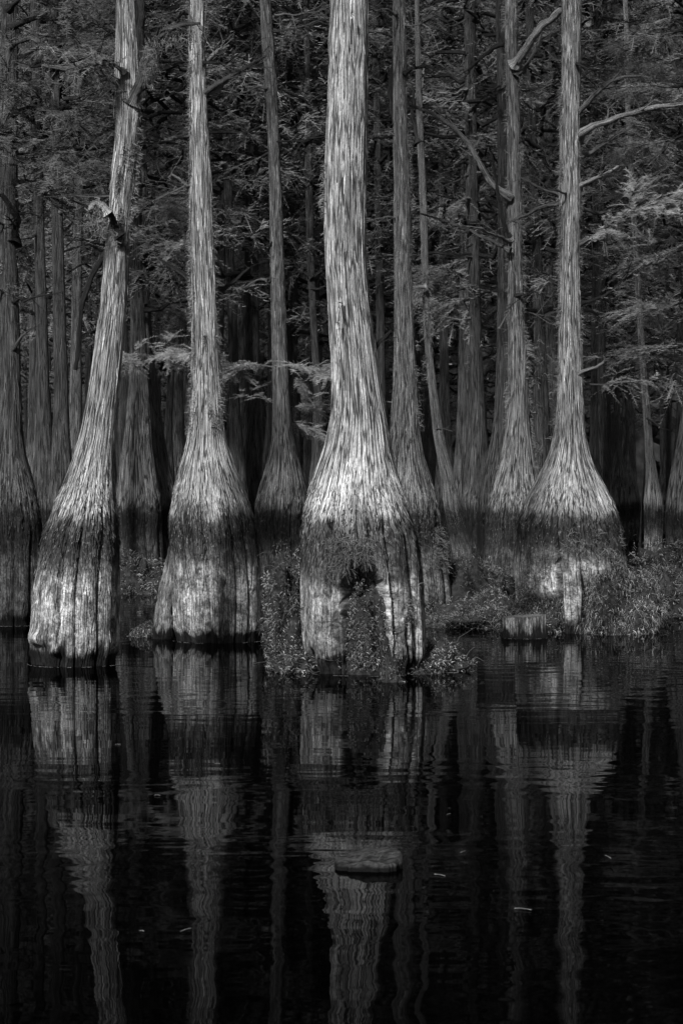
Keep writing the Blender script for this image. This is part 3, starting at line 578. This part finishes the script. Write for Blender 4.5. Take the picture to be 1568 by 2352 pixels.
simple('dull cypress trunk half seen behind the mossy dark one', std(1255, 1268, 18, 52), 46, 'm', 62, CROWN[0])
R_ = simple('thin pale cypress curving left, alone in the dark at right', [(250, 1436, 1447), (450, 1446, 1457), (600, 1455, 1466), (800, 1466, 1479), (900, 1472, 1487), (1000, 1480, 1497), (1080, 1484, 1507), (1120, 1482, 1514), (1150, 1478, 1520), (1230, 1478, 1520)], 41, 'b', 63, None, name='slender_tree', segs=60, dz=.06, strips=0)
branch(R_, [(1450, 350), (1420, 340), (1390, 335)], 40.8, .02, .01, TWP, twigs=5, tl=.6)
branch(R_, [(1485, 960), (1520, 985), (1560, 995), (1600, 1000)], 40.8, .015, .008, TW, twigs=5, tl=.6)
simple('small dark cypress with flared foot, left of the thin pale one', std(1404, 1418, 9, 46, 1240), 58, 'm', 64, CROWN[1], segs=60, dz=.06, strips=0)
T_ = simple('broad dark cypress cut off by the right edge', [(0, 1585, 1625), (600, 1580, 1626), (900, 1572, 1632), (1000, 1562, 1640), (1060, 1552, 1648), (1100, 1544, 1655), (1150, 1536, 1660), (1250, 1530, 1665), (1400, 1530, 1665)], 33, 'j', 65, HIGH[1])

# bare side limbs, many of them dead and bent down
rb = random.Random(21)
for rt, px, Yb, k in ((K1, 90, 36, 4), (K2, 132, 35, 5), (L1, 312, 38, 5), (L2, 333, 38.8, 3), (M_, 622, 30.5, 4), (O_, 668, 43, 5), (P_, 710, 40, 4), (G_, 1085, 37, 7), (E_, 920, 27.4, 5), (H_, 1180, 28.5, 4), (B_, 460, 22.3, 3), (R_, 1455, 41, 3), (T_, 1590, 33, 5), (D_, 1308, 24.2, 3), (J_, 22, 25.1, 4)):
    for q in range(k):
        y = rb.uniform(30, 720 if rt not in (B_, D_) else 520); sd = rb.choice((-1, 1)) if rt is not T_ else -1; ln = rb.uniform(60, 150)*(1 if Yb > 29 else .8); up = rb.uniform(-.5, .35)
        x0 = px+sd*6; branch(rt, [(x0, y), (x0+sd*ln*.3, y+up*ln*.25+rb.uniform(-6, 6)), (x0+sd*ln*.65, y+up*ln*.6+rb.uniform(-10, 10)), (x0+sd*ln, y+up*ln*1.1)], Yb-.05, rb.uniform(.012, .026), .006,
                             rb.choice((TW, TWD, TWP, TWD)), dy=rb.uniform(-1.2, .8), twigs=9, tl=.5, w=.05)
# lit sprays of foliage on low limbs
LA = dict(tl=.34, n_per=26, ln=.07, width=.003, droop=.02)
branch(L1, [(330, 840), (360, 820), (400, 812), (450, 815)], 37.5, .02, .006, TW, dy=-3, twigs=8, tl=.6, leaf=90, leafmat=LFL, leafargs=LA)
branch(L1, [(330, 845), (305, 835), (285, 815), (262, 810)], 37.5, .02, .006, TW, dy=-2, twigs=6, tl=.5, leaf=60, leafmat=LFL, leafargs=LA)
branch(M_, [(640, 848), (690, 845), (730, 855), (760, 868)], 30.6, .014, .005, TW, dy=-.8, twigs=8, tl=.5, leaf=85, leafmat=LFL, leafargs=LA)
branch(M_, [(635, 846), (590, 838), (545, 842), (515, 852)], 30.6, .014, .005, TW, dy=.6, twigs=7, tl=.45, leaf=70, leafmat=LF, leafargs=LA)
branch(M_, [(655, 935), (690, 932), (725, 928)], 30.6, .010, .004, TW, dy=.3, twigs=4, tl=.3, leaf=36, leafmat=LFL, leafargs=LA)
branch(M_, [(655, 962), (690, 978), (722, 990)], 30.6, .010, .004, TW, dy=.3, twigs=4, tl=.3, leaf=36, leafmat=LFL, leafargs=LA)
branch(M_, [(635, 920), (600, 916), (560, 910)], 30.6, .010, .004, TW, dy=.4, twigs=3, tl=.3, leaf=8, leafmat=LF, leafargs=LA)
LB = dict(tl=.6, n_per=22, ln=.10, width=.005)
for q, (rt, pts, Yb, dy) in enumerate([
        (G_, [(1080, 640), (1040, 625), (1000, 622), (975, 640)], 37, 2), (G_, [(1085, 690), (1050, 690), (1020, 700)], 37, 2), (G_, [(1095, 470), (1050, 480), (1020, 500)], 37, 2.5), (G_, [(1095, 830), (1130, 815), (1180, 812)], 37, 2),
        (T_, [(1600, 190), (1540, 200), (1470, 205), (1400, 215)], 33, 2), (T_, [(1600, 60), (1540, 75), (1480, 90), (1420, 110)], 33, 1.5), (T_, [(1600, 130), (1550, 135), (1500, 140), (1440, 150)], 33, 2.5), (T_, [(1600, 300), (1540, 320), (1480, 330), (1410, 350)], 33, 1.5),
        (T_, [(1600, 390), (1540, 400), (1480, 415), (1430, 440)], 33, 2.5), (T_, [(1600, 570), (1550, 575), (1510, 590), (1440, 610)], 33, 1), (T_, [(1600, 690), (1540, 700), (1480, 705)], 33, 2), (T_, [(1600, 790), (1540, 800), (1470, 800), (1420, 815)], 33, 3),
        (K2, [(140, 400), (190, 380), (230, 390)], 35, -1), (K1, [(90, 560), (60, 560), (30, 590)], 36, 1), (L1, [(315, 480), (350, 470), (400, 480)], 38, -1), (L1, [(315, 560), (360, 565), (420, 560)], 38, -2), (L1, [(312, 700), (360, 700), (400, 720)], 38, 2),
        (O_, [(668, 560), (640, 560), (600, 575), (560, 570)], 43, 3), (O_, [(672, 520), (700, 515), (745, 525)], 43, 3), (O_, [(670, 300), (700, 290), (745, 300)], 43, 1), (O_, [(672, 740), (720, 735), (745, 745)], 43, 3), (O_, [(668, 600), (600, 605), (540, 620), (510, 625)], 43, 3),
        (K2, [(135, 120), (190, 90), (250, 100)], 35, -2), (K1, [(85, 200), (50, 190), (0, 200)], 36, -2), (K2, [(140, 250), (180, 240), (235, 260)], 35, 1)]):
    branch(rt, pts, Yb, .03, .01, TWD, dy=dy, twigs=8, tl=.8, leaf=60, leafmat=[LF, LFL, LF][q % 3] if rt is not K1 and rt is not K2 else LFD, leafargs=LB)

# ------------------------------------------------------------------ far trees (countable, behind)
protos = []
for q in range(5):
    w0 = [9, 12, 7, 10, 14][q]
    m = trunk(std(CX, CX, w0, w0*3.4, 1290), 60, H=25, segs=48, dz=.09, seed=70+q, wander=.8, flute=.16, ztop=15)
    me = mesh_of(m, 'trunk', BK[['k', 'm', 'k', 'j', 'm'][q]])
    for v in me.vertices: pass
    protos.append((me, m.base))
for me, bse in protos:
    me.transform(__import__('mathutils').Matrix.Translation(-Vector(bse)))
spots = []
rg = np.random.default_rng(5)
for Yl in np.concatenate([np.arange(42, 62, 4), np.arange(62, 112, 5.5)]):
    hw = .185*Yl+1.5; x = -hw+rg.uniform(0, 2)
    while x < hw:
        yy = Yl+rg.uniform(-2, 2); px_ = CX+x*F/yy
        if not (yy < 66 and 1385 < px_ < 1540): spots.append((x, yy))
        x += rg.uniform(1.1, 2.9) if Yl < 64 else rg.uniform(1.6, 3.4)
fl = None
GRP = 'cypress trunks far back in the dark wood'
def gap_label(px):
    for lim, t in ((60, 'the dull tree at the left edge'), (250, 'the leaning left front tree'), (400, 'the gap right of the leaning tree'), (560, 'the bell based front tree'), (720, 'the narrow brown tree left of centre'),
                   (900, 'the pale centre tree'), (1060, 'the lichen speckled and the slender trees'), (1250, 'the shaggy twin trunks right of centre'), (1420, 'the swollen right tree'), (9999, 'the leafy bank at far right')):
        if px < lim: return 'slim shaded cypress far back behind '+t, 'tree', 'far back cypresses behind '+t
def far_tree(x, Yf, q):
    r = empty('distant_cypress', (x, Yf, 0), *gap_label(CX+x*F/Yf))
    t = bpy.data.objects.new('trunk', protos[q % 5][0]); C.objects.link(t); t.parent = r
    cr = CROWN[q % 3]; crown(r, cr, q*1.7)
    r.rotation_euler = (rg.normal(0, .012), rg.normal(0, .018), rg.uniform(0, 6.28)); s_ = rg.uniform(.8, 1.2); s_ *= .88; r.scale = (s_, s_, rg.uniform(.95, 1.1)); return r
for q, (x, Yf) in enumerate(spots): far_tree(x, Yf, q)
print('far trees', len(spots))

# the solid mass of the wood beyond: foliage and stems nobody could count
fw = MB(); rg = np.random.default_rng(9); n = 60000
P = np.stack([rg.uniform(-48, 48, n), rg.uniform(116, 150, n), -.3+31*rg.random(n)**1.15], -1)
d = unit(rg.normal(0, 1, (n, 3))*np.array([1, .6, .5])); l_ = rg.uniform(.35, .9, (n, 1)); sv = unit(np.cross(d, rg.normal(0, 1, (n, 3))))*rg.uniform(.12, .3, (n, 1)); k_ = 1+1.2*(P[:, 2:] < 9); sv *= k_; l_ *= k_
fw.strips(np.stack([P-d*l_*.5, P, P+d*l_*.5], 1), np.stack([sv*.3, sv, sv*.2], 1))
for q in range(260):
    x = rg.uniform(-48, 48); y_ = rg.uniform(114, 150); r = rg.uniform(.15, .4)
    zz = np.array([-.2, 1.2, 1.8, 3, 8, 20, 30]); fw.tube(np.stack([x+zz*rg.normal(0, .01), 0*zz+y_, zz], -1), r*np.array([2.4, 2.3, 1.9, 1.3, 1, .8, .5]), 8)
tag(fw.build('far_wood', LFD), 'dense dark mass of wood closing the view behind the trunks', 'wood', kind='stuff')

# ------------------------------------------------------------------ plant mounds
def mound(name, label, cen, rad, n, mat=MAT, length=.09, width=.006, seed=0, droop=.8, tw=0, cat='plant', group=None, core=True, box=1.0, up=.0, thin=1.0, lump=.35):
    """dome of leafy stems: cen (x, y_bottom) on the grid with depth; rad = (rx, ry, rz)"""
    x, Yc, zb = cen; rx, ry, rz = rad; rg = np.random.default_rng(seed+200); root = empty(name, (x, Yc, 0), label, cat, group)
    def surf(u, v):    # u azimuth, v 0 top..1 rim
        th = np.clip(v*np.pi/2, 1e-4, None); k = 1+lump*(vn(np.cos(u)*2.2+5, np.sin(u)*2.2+5, th*2.5, seed)-.5)*2+lump*.6*(vn(np.cos(u)*6+5, np.sin(u)*6+5, th*7, seed+3)-.5)
        d = np.stack([np.cos(u)*np.sin(th)**box, np.sin(u)*np.sin(th)**box, np.cos(th)], -1); return d*k[..., None]*np.array([rx, ry, rz])+np.array([0, 0, zb]), d
    if core:
        U, V = np.meshgrid(np.linspace(0, 2*np.pi, 48, endpoint=False), np.linspace(.01, 1.12, 22)); G, _ = surf(U, V); G = G*np.array([.9, .9, .88])+np.array([0, 0, -.02]); G = np.concatenate([G, G[-1:]*np.array([.8, .8, 0])+np.array([0, 0, -.12])]); m = MB(); m.grid(G[::-1]); m.build('peat', PEAT, root)
    u = rg.uniform(0, 2*np.pi, n); v = rg.random(n)**.6*1.05
    # clumping
    kc = max(12, n//60); cu, cv = rg.uniform(0, 2*np.pi, kc), rg.random(kc)**.6*1.02; pick = rg.integers(0, kc, n); mk = rg.random(n) < .75
    u = np.where(mk, cu[pick]+rg.normal(0, .1, n), u); v = np.clip(np.where(mk, cv[pick]+rg.normal(0, .05, n), v), 0, 1.08)
    P, d = surf(u, v); nrm = unit(d/np.array([rx, ry, rz])); cd_ = unit(rg.normal(0, 1, (kc, 3)))[pick]
    dd = unit(nrm*.6+cd_*.7+rg.normal(0, .6, (n, 3))+np.array([0, 0, up])); l_ = rg.uniform(.4, 1.4, (n, 1))*length
    d2 = unit(dd+np.array([0, 0, -droop])+rg.normal(0, .4, (n, 3))); P = P-nrm*.02+nrm*rg.random((n, 1))**2*.05
    s_ = unit(np.cross(dd, rg.normal(0, 1, (n, 3))))*width*rg.uniform(.5, 1.2, (n, 1))
    m = MB(); m.strips(np.stack([P, P+dd*l_*.5, P+dd*l_*.5+d2*l_*.55], 1), np.stack([s_*.5, s_, s_*.15], 1))
    m.build('leaves', mat, root)
    if tw:
        m = MB()
        for q in range(tw):
            uu = rg.uniform(np.pi, 2*np.pi); vv = rg.uniform(.3, 1); p, dn = surf(np.array([uu]), np.array([vv])); p = p[0]; t = unit(np.array([rg.normal(0, 1), rg.normal(0, .5), rg.normal(-.1, .35)])); l2 = rg.uniform(.08, .26)
            L = wiggly([p+dn[0]*.03, p+t*l2*.5+dn[0]*.06, p+t*l2+dn[0]*.03], 9, q, .03); m.tube(L, np.linspace(.005, .002, 9), 4)
        tag(m.build('twigs', TW, root), kind='stuff')
    return root
def gp(x, y, dY=0):                      # a point on the water seen at (x, y)
    Yw = CAMH*F/(y-HZ); return ((x-CX)*Yw/F, Yw+dY)
Z0 = -.02
mound('fern_clump', 'tall leafy fern bank hugging the left side of the centre tree', (at(655, 0, 18.8)[0], 18.8, .0), (.18, .3, .86), 12150, seed=1, box=.5, tw=26, lump=.55, length=0.038, width=0.0025, droop=1.2)
mound('fern_clump', 'low fern tuft at the left foot of the centre tree by the water', (at(672, 0, 18.2)[0], 18.2, 0), (.15, .12, .18), 2025, seed=2, tw=8, length=0.041, width=0.0033, lump=.6)
mound('fern_clump', 'pale tangled ferns filling the arched hollow of the centre tree', (at(844, 0, 18.1)[0], 18.1, .10), (.232, .17, .60), 12150, seed=3, box=.45, tw=20, lump=.5, length=0.034, width=0.0025, droop=1.0)
mound('root_mat', 'low mossy root mound sloping into the water right of the centre tree', (at(1000, 0, 18.55)[0], 18.55, -.03), (.31, .3, .26), 5670, seed=4, tw=14, length=0.038, width=0.0025, lump=.4)
mound('grass_tuft', 'small drooping tuft in the water before the centre tree', (gp(898, 1570)[0], 17.3, -.01), (.09, .09, .10), 500, MATD, seed=5, length=0.068, droop=1.6, width=0.0025)
mound('root_mat', 'flat dark strip of floating debris at the foot of the centre tree', (at(975, 0, 18.0)[0], 18.05, -.05), (.2, .1, .08), 900, MATD, seed=6, length=0.034, width=0.0025)
mound('fern_clump', 'big leafy fern mound right of the swollen tree', (at(1412, 0, 23.75)[0], 23.75, -.02), (.50, .42, .74), 17550, seed=7, tw=40, lump=.45, droop=2.2, length=0.075, width=0.0025, up=-.2)
mound('root_mat', 'twiggy root mat left of the swollen tree behind the stump', (at(1228, 0, 24.0)[0], 24.0, -.02), (.40, .5, .48), 10800, seed=8, tw=60, length=0.060, width=0.0025, mat=MAT, droop=1.8, lump=.5)
mound('root_mat', 'low matted bank of needles between the lichen tree and the stump', (at(1105, 0, 25.1)[0], 25.1, -.02), (.72, .8, .30), 12150, MAT, seed=9, tw=60, length=0.045, width=0.0025, up=0, lump=.5)
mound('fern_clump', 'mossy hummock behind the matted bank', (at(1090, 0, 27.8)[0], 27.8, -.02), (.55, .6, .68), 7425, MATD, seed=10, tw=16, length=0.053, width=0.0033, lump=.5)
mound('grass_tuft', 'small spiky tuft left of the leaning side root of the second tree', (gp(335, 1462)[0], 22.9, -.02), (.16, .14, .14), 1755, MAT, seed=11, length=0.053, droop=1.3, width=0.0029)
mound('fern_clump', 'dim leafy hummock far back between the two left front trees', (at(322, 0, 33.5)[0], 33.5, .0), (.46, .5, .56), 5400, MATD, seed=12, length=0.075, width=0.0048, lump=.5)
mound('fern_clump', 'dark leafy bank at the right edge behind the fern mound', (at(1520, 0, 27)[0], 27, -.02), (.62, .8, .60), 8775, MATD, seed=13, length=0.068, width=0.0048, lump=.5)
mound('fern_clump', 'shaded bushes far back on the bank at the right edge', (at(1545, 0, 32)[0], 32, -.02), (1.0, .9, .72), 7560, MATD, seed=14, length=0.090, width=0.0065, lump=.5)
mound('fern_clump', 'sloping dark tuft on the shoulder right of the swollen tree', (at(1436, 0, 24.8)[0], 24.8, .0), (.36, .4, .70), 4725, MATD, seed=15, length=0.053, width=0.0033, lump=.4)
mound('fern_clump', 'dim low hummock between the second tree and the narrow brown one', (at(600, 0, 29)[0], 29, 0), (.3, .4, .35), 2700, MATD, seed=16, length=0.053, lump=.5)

# ------------------------------------------------------------------ cut stump
Ys = 22.75
rows = [(1413, 1152, 1251), (1440, 1151, 1253), (1475, 1150, 1257)]
pr = [(CAMH+(HZ-y)*Ys/F, (l+r)/2, (r-l)/2*Ys/F) for y, l, r in rows]
ztop_ = pr[0][0]; cxs = (1202-CX)*Ys/F; root = empty('cut_stump', (cxs, Ys, 0), 'short sawn stump with a flat top standing in the water before the root mat', 'stump')
a = np.linspace(0, 2*np.pi, 160, endpoint=False)-np.pi; zz = np.arange(-.15, ztop_, .012); A, Z = np.meshgrid(a, zz)
R = .247+.012*sm(.1, 0, Z)+.028*(vn(np.cos(A)*6, np.sin(A)*6, Z*1.0, 3)-.5)+.014*(vn(np.cos(A)*22, np.sin(A)*22, Z*3, 4)-.5)
G = np.stack([R*np.sin(A)+.04*(Z-ztop_)*-1, -R*np.cos(A), Z*(1+.05*np.sin(A)*(Z > .15))], -1); m = MB(); m.grid(G, np.stack([np.cos(A)*.4, np.sin(A)*.4, Z+.12], -1)); m.build('wood', BK['d'], root)
k = np.linspace(1, .02, 12)[:, None, None]; tp = G[-1][None]*np.concatenate([np.repeat(k, 2, 2), np.ones_like(k)], 2); tp[1:, :, 2] += .02*(vn(tp[1:, :, 0]*14, tp[1:, :, 1]*14, tp[1:, :, 0]*0, 5)-.5)-.006
m = MB(); m.grid(tp+np.array([0, 0, .002])); m.build('sawn_top', plain('sawn_wood', .05, .16, 20), root)

# ------------------------------------------------------------------ half sunk log block in the foreground
x0, Y0 = gp(845, 2003); Y0 += .1
root = empty('sunken_log', (x0, Y0, 0), 'half sunk dark chunk of rotten wood alone in the foreground water', 'log')
a = np.linspace(0, 2*np.pi, 140, endpoint=False); rho = np.linspace(0, 1, 40)
ex = lambda c, p: np.sign(c)*np.abs(c)**p
bx_ = ex(np.cos(a), .62)*.132; by_ = ex(np.sin(a), .7)*.10
nz_ = 1+.10*(vn(np.cos(a)*3+5, np.sin(a)*3+5, 0*a, 8)-.5)*2+.13*(vn(np.cos(a)*9+5, np.sin(a)*9+5, 0*a, 8)-.5)
bx_, by_ = bx_*nz_, by_*nz_
Gt = np.stack([rho[:, None]*bx_[None], rho[:, None]*by_[None], 0*rho[:, None]*a[None]], -1)
X_, Y_ = Gt[..., 0], Gt[..., 1]
hz_ = .045+.012*(X_/.13)+.022*sm(-.03, .04, Y_)-.03*np.exp(-((Y_+.012-.1*X_)/.018)**2)*sm(.1, .03, np.abs(X_+.01))+.007*(vn(X_*14+5, (Y_-.25*X_)*70+9, X_*0, 2)-.5)+.005*(vn(X_*60+9, Y_*160+9, X_*0, 6)-.5)
hz_ += .006*vn(X_*18+3, (Y_-.3*X_)*60+2, X_*0, 21)-.004-.012*sm(.0, -.1, X_)-.045*np.exp(-((X_+.045)/.022)**2-((Y_-.0)/.012)**2)-.025*np.exp(-((X_-.05)/.03)**2-((Y_-.03-.3*(X_-.05))/.010)**2)
hz_ -= .010*sm(.93, 1, rho)[:, None]*np.ones_like(X_)+.018*sm(.0, .1, X_)*sm(.02, -.06, Y_)
Gt[..., 2] = hz_
skirt = np.stack([np.stack([bx_*s_, by_*s_, hz_[-1]*(1-t)-.12*t], -1) for s_, t in ((1.01, .3), (1.0, .6), (.97, 1))])
KR = N('rotten_wood'); tc = KR.n('ShaderNodeTexCoord'); sx = KR.n('ShaderNodeSeparateXYZ'); KR.l(tc.outputs['Object'], sx.inputs[0])
f_ = KR.noise(KR.vmul(tc.outputs['Object'], (.5, 3.0, 1)), 34, 8, .75)
KR.l(KR.math('MULTIPLY', KR.mapr(f_, .36, .62, .003, .05), KR.mapr(sx.outputs[2], .012, .030, .06, 1)), KR.bs.inputs['Base Color'])   # soaked black below its top edge
KR.bs.inputs['Roughness'].default_value = .8; KR.bs.inputs['Specular IOR Level'].default_value = .15
bp = KR.n('ShaderNodeBump'); bp.inputs['Distance'].default_value = .006; KR.l(f_, bp.inputs['Height']); KR.l(bp.outputs[0], KR.bs.inputs['Normal']); rot = KR.m
m = MB(); m.grid(np.concatenate([Gt, skirt])); m.build('wood', rot, root)
m = MB()
for (xa, ya, xb, yb) in [(.02, -.02, .07, .03), (.105, .0, .118, .035), (-.01, -.055, .03, -.03), (.045, -.1, .055, -.085)]:
    L = wiggly([(xa, ya, .06), ((xa+xb)/2, (ya+yb)/2-.004, .066), (xb, yb, .07)], 8, 3, .003); m.tube(L, np.full(8, .0008), 4)
m.build('pine_needles', TWP, root)

# ------------------------------------------------------------------ floating bits and scum lines
FB = plain('dry_needle', .2, .42, 30)
for lab, x, y, l, an in [('longer straight pale twig floating right of the sunken log', 1201, 2091, 40, .12), ('short pale needle floating alone in the dark water at lower left', 428, 2138, 24, -.35), ('tiny pale needle floating at lower left, left of a longer one', 327, 2140, 13, .1),
                         ('short curved needle floating between sunken log and right bank', 1062, 1958, 14, -.4), ('tiny needle floating right of the centre tree reflection', 1030, 1872, 12, -.4), ('small hooked needle floating far right', 1395, 1970, 14, .8), ('curved needle floating just right of the sunken log', 1010, 2012, 26, .2),
                         ('faint needle floating in the water below the leaning side root', 362, 1829, 15, .1), ('small fleck floating below the second tree', 500, 1755, 14, 0.02), ('tiny fleck floating in front of the left tree', 272, 1711, 14, .0)]:
    x_, Y_ = gp(x, y); L_ = l*Y_/F; ca, sa = math.cos(an), math.sin(an)
    P = [(-L_/2*ca, L_*.5*sa*4, .004), (0, L_*.06, .006), (L_/2*ca, -L_*.5*sa*4, .004)]
    m = MB(); m.tube(wiggly(P, 9, int(x), .002), np.full(9, .0009), 5); m.v = [v+np.array([x_, Y_, 0]) for v in m.v]
    tag(m.build('floating_needle', FB, origin=(x_, Y_, 0)), lab, 'twig')
sc = MB(); rg = np.random.default_rng(3)
for (cx_, cy_, rx_, a0, a1) in [((170-CX)*19.1/F, 19.15, .445, -1.5, 1.5), ((502-CX)*22.3/F, 22.3, .51, -1.4, 1.5), ((372-CX)*23.1/F, 23.2, .18, -1.7, .7), ((838-CX)*18.4/F, 18.4, .60, -1.2, 1.2), ((1202-CX)*22.75/F, 22.75, .275, -1.5, 1.6),
                                 ((1405-CX)*23.7/F, 23.7, .56, -.9, 1.3), ((1005-CX)*18.5/F, 18.5, .36, -.2, 1.4), ((25-CX)*25/F, 25.1, .42, -.2, 1.5), ((1105-CX)*25.1/F, 25.1, .9, -.9, .6), ((320-CX)*33.5/F, 33.5, .6, -1, 1)]:
    n_ = 70; aa = np.linspace(a0, a1, n_); rr = rx_*(1+.03*(vn(aa*5, aa*0, aa*0, 2)-.5)); L = np.stack([cx_+rr*np.sin(aa), cy_-rr*np.cos(aa), 0*aa+.004], -1)
    seg = np.stack([L[:-1], L[1:]], 1); keep = (vn(aa[:-1]*9, aa[:-1]*0+cx_, aa[:-1]*0, 5) > .42)
    sc.strips(seg[keep], np.tile(np.array([0, .009, 0]), (keep.sum(), 2, 1))*rg.uniform(.4, 1.2, (keep.sum(), 1, 1)))
tag(sc.build('floating_scum', plain('pollen_scum', .15, .5, 25)), 'thin pale line of scum and pollen floating along the foot of the trees', 'scum', kind='stuff')
